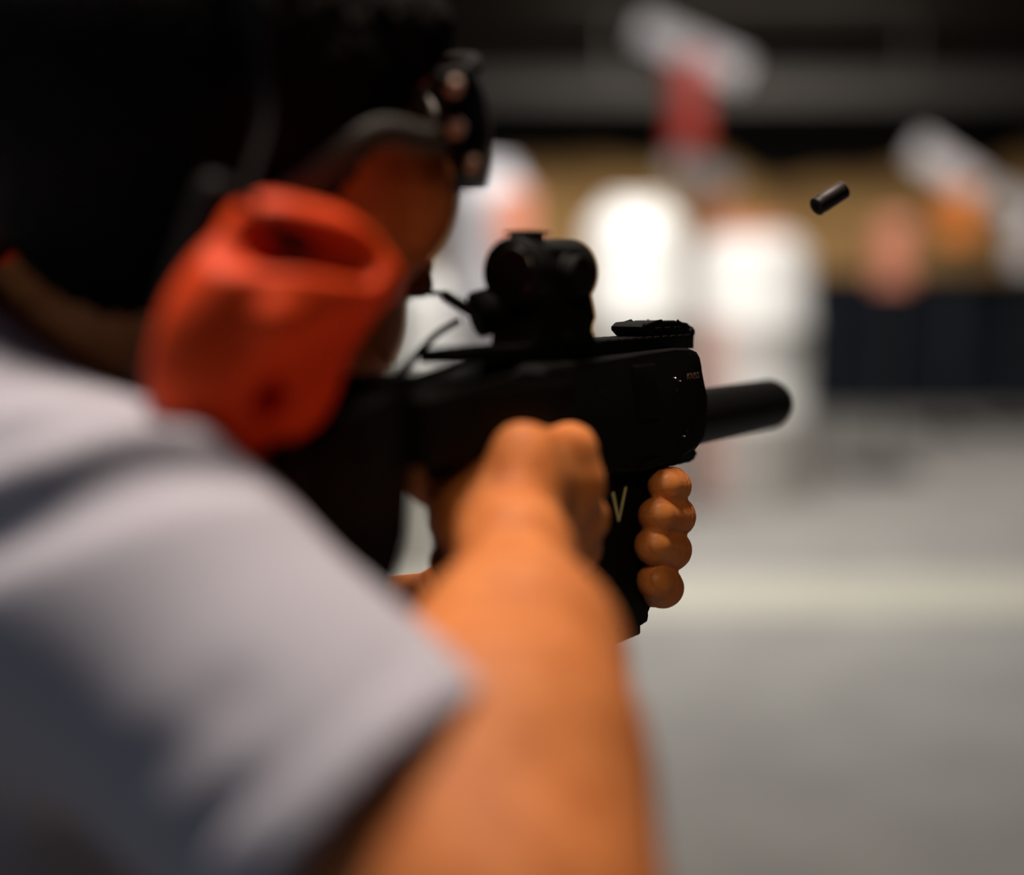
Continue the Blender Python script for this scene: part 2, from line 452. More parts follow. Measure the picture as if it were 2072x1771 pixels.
# the V mark, two slanting strokes
vb = 0.01262
for nm, p in (('v_stroke', [(-0.0777, -0.0672), (-0.0752, -0.0669), (-0.0697, -0.0812), (-0.0717, -0.0815)]), ('v_stroke', [(-0.0650, -0.0657), (-0.0625, -0.0657), (-0.0697, -0.0816), (-0.0717, -0.0815)])):
    bm = bmesh.new(); bm_prism(bm, p, 0, 0.0120, vb); gpart(nm, bm, 'vmark', mag_well)
# pistol grip, trigger guard, trigger
gprism('pistol_grip', [(-0.190, -0.034), (-0.188, -0.050), (-0.183, -0.066), (-0.176, -0.080), (-0.180, -0.122), (-0.152, -0.126), (-0.148, -0.085), (-0.142, -0.036)], -0.0135, 0.0135, bevel=0.005)
bm = bmesh.new()
bm_tube(bm, catmull([np.array(p) for p in [(0, -0.142, -0.040), (0, -0.140, -0.064), (0, -0.135, -0.070), (0, -0.108, -0.068), (0, -0.096, -0.060)]], 6), 0.0028, 10)
gpart('trigger_guard', bm)
bm = bmesh.new()
bm_tube(bm, catmull([np.array(p) for p in [(0, -0.122, -0.038), (0, -0.118, -0.048), (0, -0.121, -0.060)]], 5), 0.0026, 8, flat=(0.004, 0.002), updir=(0, 1, 0))
gpart('trigger', bm, 'gunmetal')
# shoulder stock
stock = gprism('stock', [(-0.228, -0.006), (-0.228, -0.039), (-0.2330, -0.050), (-0.2385, -0.062), (-0.242, -0.078), (-0.248, -0.105), (-0.262, -0.118), (-0.292, -0.120), (-0.292, -0.026), (-0.262, -0.021), (-0.252, -0.014), (-0.243, -0.0095)], -0.0130, 0.0130, bevel=0.004)
gprism('butt_pad', [(-0.291, -0.025), (-0.291, -0.122), (-0.300, -0.122), (-0.303, -0.080), (-0.300, -0.025)], -0.0145, 0.0145, 'cushion', bevel=0.003)
bm = bmesh.new(); bm_box(bm, (-0.0105, -0.246, -0.010), (0.0105, -0.222, -0.004), 0.002); gpart('stock_hinge', bm, 'gunmetal')
# red dot sight
oc = 0.0335
optic = gprism('sight_mount', [(-0.142, 0.002), (-0.140, 0.010), (-0.133, 0.016), (-0.133, 0.024), (-0.094, 0.024), (-0.0935, 0.0165), (-0.0905, 0.0155), (-0.0905, 0.0130), (-0.0945, 0.0115), (-0.0955, 0.007), (-0.092, 0.004), (-0.083, 0.002)], -0.0115, 0.0115, 'gunmetal', bevel=0.0012)
bm = bmesh.new()
bm_lathe(bm, [(0, 0.0138), (0.0010, 0.0148), (0.010, 0.0152), (0.013, 0.0140), (0.030, 0.0140), (0.034, 0.0150), (0.047, 0.0152), (0.048, 0.0145), (0.048, 0.0118), (0.044, 0.0115), (0.044, 0)], (0, -0.1425, oc), (0, 1, 0), 44)
tube = gpart('sight_tube', bm, 'gunmetal', angle=40)
bm = bmesh.new(); bm_box(bm, (-0.0115, -0.1345, 0.022), (0.0125, -0.1000, 0.0455), 0.004, 3); gpart('sight_housing', bm, 'gunmetal', tube)
bm = bmesh.new(); bm_lathe(bm, [(0, 0.0112), (-0.0006, 0.0105), (-0.0010, 0.0)], (0, -0.1425, oc), (0, 1, 0), 36); gpart('rear_lens', bm, 'lens', tube)
bm = bmesh.new(); bm_lathe(bm, [(0, 0.0112), (0.0012, 0)], (0, -0.0985, oc), (0, 1, 0), 36); gpart('front_lens', bm, 'lens', tube)
bm = bmesh.new(); bm_lathe(bm, [(0, 0.0085), (0.003, 0.0085), (0.0032, 0.0075), (0.0068, 0.0075), (0.0074, 0.0068), (0.0074, 0)], (0, -0.1295, oc + 0.0095), (0, 0, 1), 20); gpart('top_turret', bm, 'gunmetal', tube)
for k in range(4):
    bm = bmesh.new(); bm_box(bm, (-0.0075, -0.1365 + k * 0.0042, oc + 0.0163), (0.0075, -0.1345 + k * 0.0042, oc + 0.0176), 0.0003); gpart('turret_ridge', bm, 'gunmetal', tube)
bm = bmesh.new(); bm_lathe(bm, [(0, 0.0095), (0.0035, 0.0095), (0.0038, 0.0083), (0.0080, 0.0083), (0.0087, 0.0075), (0.0087, 0)], (0.0115, -0.117, oc - 0.001), (1, 0, 0), 24); gpart('side_turret', bm, 'gunmetal', tube)
bm = bmesh.new(); bm_lathe(bm, [(0, 0.010), (0.012, 0.010), (0.013, 0.009), (0.013, 0)], (-0.010, -0.134, 0.0185), (-0.62, -0.72, -0.25), 24); gpart('lens_cover', bm, 'polymer', tube)
bm = bmesh.new()
bm_tube(bm, catmull([np.array(p) for p in [(-0.018, -0.146, 0.017), (-0.024, -0.150, 0.0215), (-0.028, -0.152, 0.0245)]], 4), 0.0025, 8); gpart('cover_tab', bm, 'polymer', tube)
bm = bmesh.new(); bm_lathe(bm, [(0, 0.0035), (0.004, 0.0035), (0.0048, 0.003), (0.0048, 0)], (0.0105, -0.118, 0.006), (1, 0, 0), 16); gpart('clamp_nut', bm, 'gunmetal', optic)
bm = bmesh.new()
pts = [(-0.020, -0.152, 0.013), (-0.022, -0.165, 0.008), (-0.020, -0.180, 0.002), (-0.016, -0.196, -0.004), (-0.010, -0.210, -0.007)]
bm_tube(bm, catmull([np.array(p) for p in pts], 6), 0.0016, 8); gpart('tether_cord', bm, 'polymer')
bm = bmesh.new()
pts = [(-0.026, -0.152, 0.0250), (-0.034, -0.168, 0.024), (-0.040, -0.180, 0.014), (-0.036, -0.186, 0.004), (-0.026, -0.192, -0.003)]
bm_tube(bm, catmull([np.array(p) for p in pts], 6), 0.0012, 8); gpart('tether_cord', bm, 'polymer')
# charging handle folded on the left flank
bm = bmesh.new(); bm_box(bm, (-0.030, -0.085, -0.022), (-0.021, -0.045, -0.014), 0.0025); gpart('charging_handle', bm, 'gunmetal')

# ------------------------------------------------------------------ the shooter
unit = lambda v: np.array(v, float) / np.linalg.norm(v)
RS = W(230, 1200, 0.50)                    # right shoulder joint
EL = W(1000, 1900, 0.43)                   # right elbow
LS = RS + np.array([-0.30, 0.20, 0.0])
CC = (RS + LS) / 2 + np.array([0.0, 0.0, -0.17])
shl = unit((RS - LS) * np.array([1, 1, 0])); tf = np.cross(np.array([0, 0, 1.0]), shl); tax = np.array([shl, tf, [0, 0, 1.0]])
HIP = CC + np.array([0.0, -0.02, -0.30])
# head frame: looks along the gun, tipped slightly back
HC = W(470, 300, 0.625)
yaw = math.radians(48); pb = math.radians(10)
h0 = np.array([math.sin(yaw), math.cos(yaw), 0]); hR = np.array([math.cos(yaw), -math.sin(yaw), 0])
hF = h0 * math.cos(pb) + np.array([0, 0, math.sin(pb)]); hU = np.array([0, 0, math.cos(pb)]) - h0 * math.sin(pb)
def H(r, f, u): return HC + r * hR + f * hF + u * hU
hax = np.array([hR, hF, hU])
NB = W(20, 860, 0.63)                      # neck base

body = Solid()
# torso under the shirt
body.ell(CC, (0.165, 0.100, 0.26), tax, k=0.0)
body.ell(HIP, (0.155, 0.10, 0.14), tax, k=0.05)
body.cap(LS, RS, 0.05, 0.05, k=0.05)
body.cap(CC + np.array([0, 0, 0.12]), NB, 0.075, 0.058, k=0.04)
# neck and head
body.cap(NB, H(0, -0.020, -0.06), 0.056, 0.055, k=0.03)
body.ell(H(0, -0.012, 0.032), (0.074, 0.094, 0.086), hax, k=0.02)
body.ell(H(0, 0.016, -0.030), (0.058, 0.064, 0.076), hax, k=0.03)
body.ell(H(0, 0.036, -0.094), (0.028, 0.028, 0.022), hax, k=0.03)      # chin
for s in (-1, 1):
    body.ell(H(s * 0.046, 0.045, -0.03), (0.022, 0.035, 0.032), hax, k=0.02)   # cheek
    body.cap(H(s * 0.010, 0.088, 0.020), H(s * 0.042, 0.074, 0.022), 0.009, 0.008, k=0.012)   # brow
    body.ell(H(s * 0.031, 0.088, 0.002), (0.016, 0.014, 0.011), hax, k=0.012, op='-')    # socket
    body.ell(H(s * 0.0700, -0.028, -0.050), (0.009, 0.018, 0.030), hax, k=0.006)    # ear
body.cap(H(0, 0.086, 0.010), H(0, 0.108, -0.032), 0.007, 0.0105, k=0.010)      # nose
for s in (-1, 1): body.ell(H(s * 0.010, 0.098, -0.036), (0.008, 0.010, 0.007), hax, k=0.006)
body.cap(H(-0.018, 0.080, -0.066), H(0.018, 0.080, -0.066), 0.006, 0.006, k=0.008)
body.cap(H(-0.016, 0.079, -0.077), H(0.016, 0.079, -0.077), 0.0065, 0.0065, k=0.006)
body.cap(H(-0.020, 0.089, -0.0715), H(0.020, 0.089, -0.0715), 0.0018, 0.0018, k=0.003, op='-')
# right arm
W1 = W(1042, 1120, 0.585)                  # right wrist
body.cap(RS, EL, 0.047, 0.043, k=0.03)
body.ell(EL + np.array([0, 0.0, -0.004]), (0.046, 0.046, 0.046), k=0.02)
body.cap(EL, W(1010, 1560, 0.475), 0.043, 0.0435, k=0.03)
body.cap(W(1010, 1560, 0.475), W(1046, 1330, 0.525), 0.0435, 0.0360, k=0.03)
body.cap(W(1046, 1330, 0.525), W1, 0.0360, 0.0185, k=0.02)
# right hand round the pistol grip
mi, mm, mr, mp = S(1056, 918, 0.0295), S(1062, 975, 0.032), S(1064, 1035, 0.031), S(1060, 1080, 0.023)
body.cap(W1, S(1012, 1040, 0.020), 0.0195, 0.0200, k=0.018)
body.cap(S(985, 1030, 0.016), mi, 0.0185, 0.0118, k=0.016)
body.cap(S(1000, 1050, 0.020), mm, 0.020, 0.0125, k=0.016)
body.cap(S(1015, 1060, 0.020), mr, 0.0185, 0.0125, k=0.016)
body.cap(W1, mp, 0.0170, 0.0115, k=0.016)
def finger(sol, pts, rs, k=0.004):
    sol.chain(pts, rs, k)
finger(body, [mi, S(1155, 910, 0.031), G(-0.118, 0.015, -0.046), G(-0.112, 0.002, -0.048)], [0.0116, 0.0104, 0.0090, 0.0080], 0.009)
finger(body, [mm, S(1168, 984, 0.033), G(-0.132, 0.006, -0.072), G(-0.138, -0.018, -0.072), G(-0.162, -0.022, -0.072)], [0.0120, 0.0110, 0.0095, 0.0090, 0.008], 0.010)
finger(body, [mr, S(1178, 1050, 0.027), G(-0.134, 0.006, -0.089), G(-0.140, -0.018, -0.089), G(-0.162, -0.022, -0.089)], [0.0120, 0.0108, 0.0093, 0.0088, 0.008], 0.010)
finger(body, [mp, S(1168, 1112, 0.020), G(-0.137, 0.006, -0.105), G(-0.143, -0.017, -0.105), G(-0.162, -0.021, -0.105)], [0.0110, 0.0096, 0.0086, 0.0078, 0.007], 0.010)
# thumb over the back of the grip to the left flank
finger(body, [S(960, 1075, 0.022), G(-0.190, 0.008, -0.062), G(-0.172, -0.0225, -0.052), G(-0.150, -0.0235, -0.050)], [0.016, 0.0115, 0.0100, 0.0085], 0.010)
# left arm
W2 = G(-0.118, -0.048, -0.125)
E2 = W(520, 1560, 0.70)
body.cap(W2, W(790, 1330, 0.745), 0.0265, 0.037, k=0.02)
body.cap(W(790, 1330, 0.745), E2, 0.037, 0.042, k=0.02)
body.cap(E2, LS, 0.042, 0.047, k=0.03)

lhand = Solid()
lhand.cap(W2, G(-0.100, -0.038, -0.112), 0.0265, 0.024, k=0.0)
lhand.cap(W2, G(-0.078, -0.028, -0.098), 0.026, 0.018, k=0.012)
knu = [(-0.056, -0.026, -0.070), (-0.054, -0.028, -0.087), (-0.055, -0.027, -0.103), (-0.060, -0.025, -0.118)]
for q in knu: lhand.cap(G(-0.098, -0.036, -0.110), G(*q), 0.018, 0.0115, k=0.012)
# fingers: knuckle, middle joint at the front edge, end joint and tip on the near flank
tips = [
    [(-0.0300, -0.021, -0.0710), (-0.0200, 0.000, -0.0700), (-0.0310, 0.0200, -0.0692), (-0.0410, 0.0212, -0.0680)],
    [(-0.0285, -0.022, -0.0880), (-0.0180, 0.000, -0.0865), (-0.0290, 0.0205, -0.0842), (-0.0500, 0.0214, -0.0810)],
    [(-0.0300, -0.021, -0.1050), (-0.0205, 0.000, -0.1030), (-0.0330, 0.0205, -0.1000), (-0.0535, 0.0214, -0.0948)],
    [(-0.0350, -0.020, -0.1230), (-0.0270, 0.000, -0.1215), (-0.0390, 0.0195, -0.1175), (-0.0500, 0.0205, -0.1125)],
]
rad = [(0.0114, 0.0108, 0.0104, 0.0104, 0.0094), (0.0118, 0.0112, 0.0112, 0.0114, 0.0100), (0.0116, 0.0110, 0.0112, 0.0113, 0.0100), (0.0106, 0.0104, 0.0110, 0.0112, 0.0097)]
for kq, t, r in zip(knu, tips, rad):
    P = [G(*kq)] + [G(*q) for q in t]
    # joint chain; a separate union keeps the fingers apart
    for i in range(4):
        lhand.cap(P[i], P[i + 1], r[i], r[i + 1], k=0.0016 if i > 1 else 0.004)
    # skin folds over the end joint
    ax = unit(P[4] - P[3]); ou = unit(gR * 0.86 - gF * 0.30 + gU * 0.10); ou = unit(ou - ax * (ou @ ax)); v = np.cross(ax, ou)
    for o, dp in ((-0.0030, 0.0001), (0.0010, 0.0003), (-0.0075, 0.0001)):
        c = P[3] + ax * o
        A = [c + (r[3] + 0.0011 - dp) * (ou * math.cos(t_) + v * math.sin(t_)) + ax * 0.0016 * math.cos(2 * t_) for t_ in (-0.9, -0.45, 0.0, 0.45, 0.9)]
        for a_, b_ in zip(A, A[1:]): lhand.cap(a_, b_, 0.0010, 0.0010, k=0.0010, op='-')
# thumb along the left flank
lhand.cap(G(-0.105, -0.034, -0.098), G(-0.075, -0.032, -0.068), 0.0165, 0.0115, k=0.012)
lhand.cap(G(-0.075, -0.032, -0.068), G(-0.045, -0.0285, -0.058), 0.0112, 0.0085, k=0.006)

bv, bq = body.mesh((-0.62, 0.33, 0.98), (0.24, 1.05, 1.80), 0.0032, 'person')
c = G(-0.065, -0.005, -0.095)
lv, lq = lhand.mesh(c - 0.10, c + 0.10, 0.0013, 'hand')
me = mesh_np('person', np.concatenate([bv, lv]), np.concatenate([bq, lq + len(bv)]))
person = link('person', me, 'skin')
tag(person, 'person in a white T-shirt and orange earmuffs aiming a black gun', 'person')

# nails of the left hand
for t, r in zip(tips, rad):
    p3, p4 = G(*t[2]), G(*t[3])
    ax = unit(p4 - p3); out = unit(gR * 0.90 + gU * 0.22 - gF * 0.28); out = unit(out - ax * (out @ ax)); sd = np.cross(ax, out)
    s = Solid(); cc = p4 + out * (r[4] - 0.0030) + ax * 0.0050
    s.cap(p3, p4, r[3] + 0.0002, r[4] + 0.00028, k=0)
    s.ell(cc, (0.0072, 0.0062, 0.0070), np.array([ax, sd, out]), k=0, op='&')
    v, q = s.mesh(cc - 0.0120, cc + 0.0120, 0.0007, 'nail')
    link('fingernail', mesh_np('fingernail', v, q), 'nail', person)

# hair: a close crop over crown, sides and nape
hair = Solid()
cutp = [(H(0, 0.078, 0.040), unit(hF * 0.92 - hU * 0.38)), (H(0, -0.02, -0.055), unit(-hU * 0.85 + hF * 0.5))]
hair.ell(H(0, -0.014, 0.034), (0.083, 0.102, 0.096), hax, k=0, cut=cutp)
hair.ell(H(0, 0.004, 0.022), (0.0795, 0.062, 0.050), hax, k=0.01)
for s in (-1, 1): hair.ell(H(s * 0.046, 0.052, 0.040), (0.030, 0.036, 0.026), hax, k=0.01)  # fringe added so its dark colour stands in for shade on the brow
hair.cap(H(0, -0.055, -0.02), H(0, -0.050, -0.060), 0.045, 0.034, k=0.02)
def hair_d(X):
    return 0.0018 * np.sin(X[:, 0] * 700 + 3 * np.sin(X[:, 2] * 160)) * np.sin(X[:, 2] * 420 + 2 * np.sin(X[:, 1] * 230))
v, q = hair.mesh(HC - 0.15, HC + 0.15, 0.0028, 'hair', hair_d)
link('hair', mesh_np('hair', v, q), 'hair', person)
for s in (-1, 1):
    sl = Solid(); cc = H(s * 0.031, 0.0765, 0.002); sl.ell(cc, (0.012, 0.012, 0.012), k=0)
    v, q = sl.mesh(cc - 0.015, cc + 0.015, 0.0015, 'eye'); link('eye', mesh_np('eye', v, q), 'eye', person)

# T-shirt
ua = unit(EL - RS); HEMC = RS + ua * 0.135
shirt = Solid()
hem = [(HEMC, ua)]
shirt.ell(CC, (0.182, 0.118, 0.30), tax, k=0.0)
shirt.ell(HIP + np.array([0, 0, 0.02]), (0.175, 0.122, 0.20), tax, k=0.05)
shirt.cap(LS, LS + unit(E2 - LS) * 0.10, 0.060, 0.062, k=0.04)
shirt.cap(RS, HEMC + ua * 0.02, 0.0605, 0.0585, k=0.035, cut=hem)
TR = W(-140, 850, 0.60)
shirt.cap(TR, RS, 0.054, 0.058, k=0.03)
shirt.cap(TR, LS, 0.054, 0.055, k=0.03)
shirt.cap(HEMC - ua * 0.020, HEMC + ua * 0.01, 0.0605, 0.0605, k=0.001, cut=hem + [(HEMC - ua * 0.024, -ua)])
shirt.cap(HEMC + ua * 0.018, HEMC + ua * 0.08, 0.0535, 0.0535, k=0.001, op='-')
# collar opening round the neck
shirt.cap(NB + np.array([0, 0, 0.01]), H(0, -0.02, -0.03), 0.0605, 0.064, k=0.004, op='-')
# folds pulled in by the raised arm: soft valleys and ridges laid on the cloth
def on_shirt(x, y):
    d = 0.25; dv = W(x, y, 1.0) - CAM; L_ = np.linalg.norm(dv)
    for _ in range(60):
        e = shirt.eval((CAM + d * dv)[None])[0]
        d += max(e, 0.0004) / L_ * 0.8
        if e < 0.0008: break
    return CAM + d * dv
FOLDS = []
def fold(px, depth, w):
    P = [on_shirt(*p) for p in px]
    P = np.array(catmull(P, 6)); FOLDS.append((P, depth, w))
fold([(-60, 1085), (120, 1015), (300, 950), (450, 935)], 0.018, 0.010)
fold([(-60, 1000), (120, 930), (300, 880), (420, 890)], -0.004, 0.010)
fold([(-40, 900), (100, 850), (230, 815), (320, 835)], 0.009, 0.008)
fold([(360, 1730), (560, 1560), (720, 1420), (830, 1330)], 0.0030, 0.005)
fold([(150, 1700), (330, 1540), (470, 1420)], 0.002, 0.010)
def shirt_d(X):
    o = np.zeros(len(X)); c = X.mean(0)
    for P, dep, w in FOLDS:
        if np.linalg.norm(P - c, axis=1).min() > 0.10: continue
        best = np.full(len(X), 9.0)
        for a, b in zip(P[:-1], P[1:]):
            ba = b - a; h = np.clip((X - a) @ ba / (ba @ ba), 0, 1)
            best = np.minimum(best, np.linalg.norm(X - a - h[:, None] * ba, axis=1))
        o += dep * np.exp(-(best / w) ** 2)
    return o
v, q = shirt.mesh((-0.66, 0.30, 0.86), (0.10, 1.05, 1.60), 0.0036, 'shirt', shirt_d)
shirt_o = link('t_shirt', mesh_np('t_shirt', v, q), 'shirt', person); shirt_o['label'] = 'white short sleeved T-shirt'

# trousers and shoes
tr = Solid()
hipz = HIP + np.array([0, 0, -0.06])
tr.ell(hipz, (0.165, 0.115, 0.16), tax, k=0)
FL, FR = np.array([-0.42, 0.98, 0.0]), np.array([-0.22, 0.34, 0.0])
for s, ft in ((-1, FL), (1, FR)):
    hp = hipz + shl * s * 0.085 + np.array([0, 0, -0.05]); kn = (hp + ft) / 2 + tf * 0.04; kn[2] = 0.50
    tr.cap(hp, kn, 0.088, 0.066, k=0.04); tr.cap(kn, ft + np.array([0, 0, 0.07]), 0.066, 0.052, k=0.03)
v, q = tr.mesh((-0.75, 0.15, 0.0), (0.05, 1.2, 1.15), 0.009, 'trousers')
link('trousers', mesh_np('trousers', v, q), 'trousers', person)
for ft in (FL, FR):
    sh = Solid(); a = np.array([unit(np.cross(h0, [0, 0, 1])), h0, [0, 0, 1]])
    cutf = [(np.array([0, 0, 0.0]), np.array([0, 0, -1.0]))]
    sh.cap(ft + np.array([0, 0, 0.045]), ft + h0 * 0.15 + np.array([0, 0, 0.032]), 0.045, 0.040, k=0, cut=cutf)
    sh.cap(ft + np.array([0, 0, 0.05]), ft + np.array([0, 0, 0.11]), 0.046, 0.050, k=0.02, cut=cutf)
    v, q = sh.mesh(ft - 0.24, ft + 0.26, 0.006, 'shoe'); link('shoe', mesh_np('shoe', v, q), 'shoe', person)

# ------------------------------------------------------------------ earmuffs
EC = W(652, 684, 0.515)                     # centre of the near cup's outer face
_up = np.array([0, 0, 1.0])
en = unit(hR * 0.93 + hF * 0.25 - _up * 0.20)
eu = unit(_up + h0 * 0.35); eu = unit(eu - en * (eu @ en)); ef = np.cross(eu, en)
muff = empty('earmuffs', loc=EC)
tag(muff, 'orange ear defenders with black cushions worn over the right ear', 'earmuffs')
bpy.context.view_layer.update()
def mu_link(name, me, m, parent=None, smooth=True):
    o = link(name, me, m, parent or muff, smooth)
    if parent is None: o.matrix_parent_inverse = muff.matrix_world.inverted()
    return o
def cup(side):
    """side 1: the near cup, -1: the far one"""
    if side == 1: c, n = EC, en
    else:
        n = en - 2 * hR * (en @ hR); c = EC - 2 * hR * ((EC - HC) @ hR)
    f_, u_ = ef, eu
    if side == -1:
        f_ = ef - 2 * hR * (ef @ hR); u_ = eu - 2 * hR * (eu @ hR)
    def E(a, b, d): return c + a * f_ + b * u_ + d * n
    ax = np.array([f_, u_, n])
    s = Solid()
    dn = 0.53 * f_ - 0.85 * u_                           # down, square to the ridge
    cutd = [(E(0.0, 0.012, 0.000), unit(n * 0.84 + dn * 0.54))]
    s.box(E(0.002, -0.001, -0.022), (0.037, 0.045, 0.020), ax, rad=0.019, k=0, cut=cutd)
    s.ell(E(0.003, 0.0, -0.016), (0.038, 0.046, 0.024), ax, k=0.008, cut=cutd)
    # raised arch round the yoke pocket in the upper half, ridge below it, crest down the rear rim
    s.ell(E(0.009, 0.030, -0.012), (0.026, 0.015, 0.017), ax, k=0.007)
    s.cap(E(-0.026, -0.001, -0.003), E(0.026, 0.029, -0.003), 0.0072, 0.0072, k=0.007)
    s.cap(E(-0.031, 0.012, -0.020), E(-0.031, -0.026, -0.024), 0.0115, 0.0105, k=0.008)
    s.ell(E(-0.025, -0.012, -0.026), (0.023, 0.034, 0.017), ax, k=0.008)
    s.ell(E(0.016, -0.016, -0.026), (0.029, 0.032, 0.016), ax, k=0.010)
    s.ell(E(-0.004, -0.030, -0.028), (0.036, 0.022, 0.014), ax, k=0.010)
    s.cap(E(-0.044, 0.022, -0.016), E(0.008, 0.033, 0.003), 0.0105, 0.0082, k=0.006, op='-')
    s.ell(E(-0.004, -0.024, -0.018), (0.010, 0.008, 0.006), ax, k=0.008, op='-')
    v, q = s.mesh(c - 0.075, c + 0.075, 0.0014, 'cup')
    o = mu_link('ear_cup', mesh_np('ear_cup', v, q), 'orange')
    if side == 1: o['label'] = 'glossy orange ear cup with recessed yoke pocket'
    s = Solid()
    s.box(E(0.003, -0.002, -0.0445), (0.0385, 0.0465, 0.0070), ax, rad=0.0065, k=0)
    s.ell(E(0.002, -0.002, -0.05), (0.025, 0.032, 0.02), ax, k=0.004, op='-')
    v, q = s.mesh(c - n * 0.045 - 0.075, c - n * 0.045 + 0.075, 0.0022, 'cushion')
    mu_link('cushion', mesh_np('cushion', v, q), 'cushion')
    # clip that slides on the band
    s = Solid(); s.box(E(-0.024, 0.030, -0.022), (0.005, 0.006, 0.005), ax, rad=0.003, k=0)
    v, q = s.mesh(E(-0.024, 0.030, -0.022) - 0.016, E(-0.024, 0.030, -0.022) + 0.016, 0.0012, 'clip')
    mu_link('band_clip', mesh_np('band_clip', v, q), 'orange')
    return E(-0.010, 0.025, -0.010), E(-0.030, 0.036, -0.026)
a1, b1 = cup(1); a2, b2 = cup(-1)
bm = bmesh.new()
bm_tube(bm, catmull([a1, b1, H(0.093, -0.040, 0.02), H(0.072, -0.030, 0.105), H(0, -0.020, 0.146), H(-0.072, -0.030, 0.105), H(-0.093, -0.040, 0.02), b2, a2], 8), 0.003, 10, flat=(0.0055, 0.0020), updir=hF)
o = link_bm('headband', bm, 'cushion', muff, angle=60); o.matrix_parent_inverse = muff.matrix_world.inverted()

# ------------------------------------------------------------------ safety glasses
gl = empty('safety_glasses', loc=H(0, 0.10, 0.0)); bpy.context.view_layer.update()
tag(gl, 'dark wraparound safety glasses with a grey side arm on the shooter', 'glasses')
def glp(name, bm, m, angle=50):
    o = link_bm(name, bm, m, gl, angle=angle); o.matrix_parent_inverse = gl.matrix_world.inverted(); return o
# one curved shield, 3 mm thick
bm = bmesh.new(); NU, NV = 28, 10; grid = []
for lay in (0.0, 0.003):
    g = []
    for i in range(NU + 1):
        a = math.radians(-78 + 156 * i / NU); row = []
        for j in range(NV + 1):
            t = j / NV * 2 - 1
            hh = 0.030 * (1 - 0.25 * abs(math.sin(a)) ** 3)
            bulge = 0.006 * (1 - t * t)
            R_ = 0.078 + lay + bulge
            row.append(bm.verts.new(H(R_ * math.sin(a), 0.040 + R_ * math.cos(a) * 0.92, -0.006 + t * hh)))
        g.append(row)
    grid.append(g)
for i in range(NU):
    for j in range(NV):
        a, b = grid
        bm.faces.new((a[i][j], a[i + 1][j], a[i + 1][j + 1], a[i][j + 1]))
        bm.faces.new((b[i][j], b[i][j + 1], b[i + 1][j + 1], b[i + 1][j]))
for i in range(NU):
    for j in (0, NV):
        bm.faces.new((grid[0][i][j], grid[1][i][j], grid[1][i + 1][j], grid[0][i + 1][j]))
for j in range(NV):
    for i in (0, NU):
        bm.faces.new((grid[0][i][j], grid[0][i][j + 1], grid[1][i][j + 1], grid[1][i][j]))
glp('shield', bm, 'lens')
bm = bmesh.new()
bm_tube(bm, [H(0.083 * math.sin(math.radians(a)), 0.040 + 0.083 * 0.92 * math.cos(math.radians(a)), 0.024 - 0.007 * abs(math.sin(math.radians(a))) ** 3) for a in range(-80, 81, 8)], 0.0035, 8)
glp('brow_bar', bm, 'cushion')
for s in (-1, 1):
    bm = bmesh.new()
    bm_tube(bm, catmull([H(s * 0.079, 0.056, -0.006), H(s * 0.0825, 0.042, -0.005), H(s * 0.084, 0.0165, 0.001), H(s * 0.083, -0.016, -0.0116), H(s * 0.080, -0.030, -0.018)], 6), 0.003, 10, flat=(0.006, 0.0022), updir=hR)
    glp('side_arm', bm, 'templearm')
    for u_, a_ in ((0.014, 70), (-0.003, 72), (-0.019, 66)):
        ca, sa = math.cos(math.radians(a_)), math.sin(math.radians(a_))
        bm = bmesh.new(); p = H(s * 0.087 * sa, 0.034 + 0.087 * 0.92 * ca, u_)
        bm_lathe(bm, [(-0.002, 0.0042), (0.001, 0.0042), (0.0025, 0.003), (0.003, 0)], p, unit(s * hR * sa + hF * ca), 14); glp('glint_dot', bm, 'glint_dot')  # pale dots modelled in place of highlights on the glasses

# ------------------------------------------------------------------ spent casing in the air
cs = empty('spent_casing', loc=W(1679, 401, 0.745)); bpy.context.view_layer.update()
tag(cs, 'spent dark cartridge casing flying through the air right of the gun', 'casing')
d = unit(c_rt * 0.80 + c_up * 0.52 + c_fw * 0.32)
bm = bmesh.new()
prof = [(0.0095, 0.0033), (0.0095, 0.0041), (0.0098, 0.0045)]
L = 0.0098
bm_lathe(bm, [(-L, 0), (-L, 0.0046), (-L + 0.0004, 0.0050), (-L + 0.0012, 0.0050), (-L + 0.0016, 0.0043), (-L + 0.0026, 0.0043), (-L + 0.0036, 0.0050), (L - 0.0004, 0.0048), (L, 0.0047), (L, 0.0043), (L - 0.014, 0.0042), (L - 0.014, 0)], (0, 0, 0), d, 28)
link_bm('shell', bm, 'casing', cs, angle=40)
bm = bmesh.new(); bm_lathe(bm, [(-L - 0.0001, 0), (-L - 0.0001, 0.0020), (-L + 0.0003, 0.0021), (-L + 0.0003, 0)], (0, 0, 0), d, 16)
link_bm('primer', bm, 'gunmetal', cs, angle=40)

# ------------------------------------------------------------------ downrange
def floor_d(y): return 1.58 * FPX / (y - 421.0)
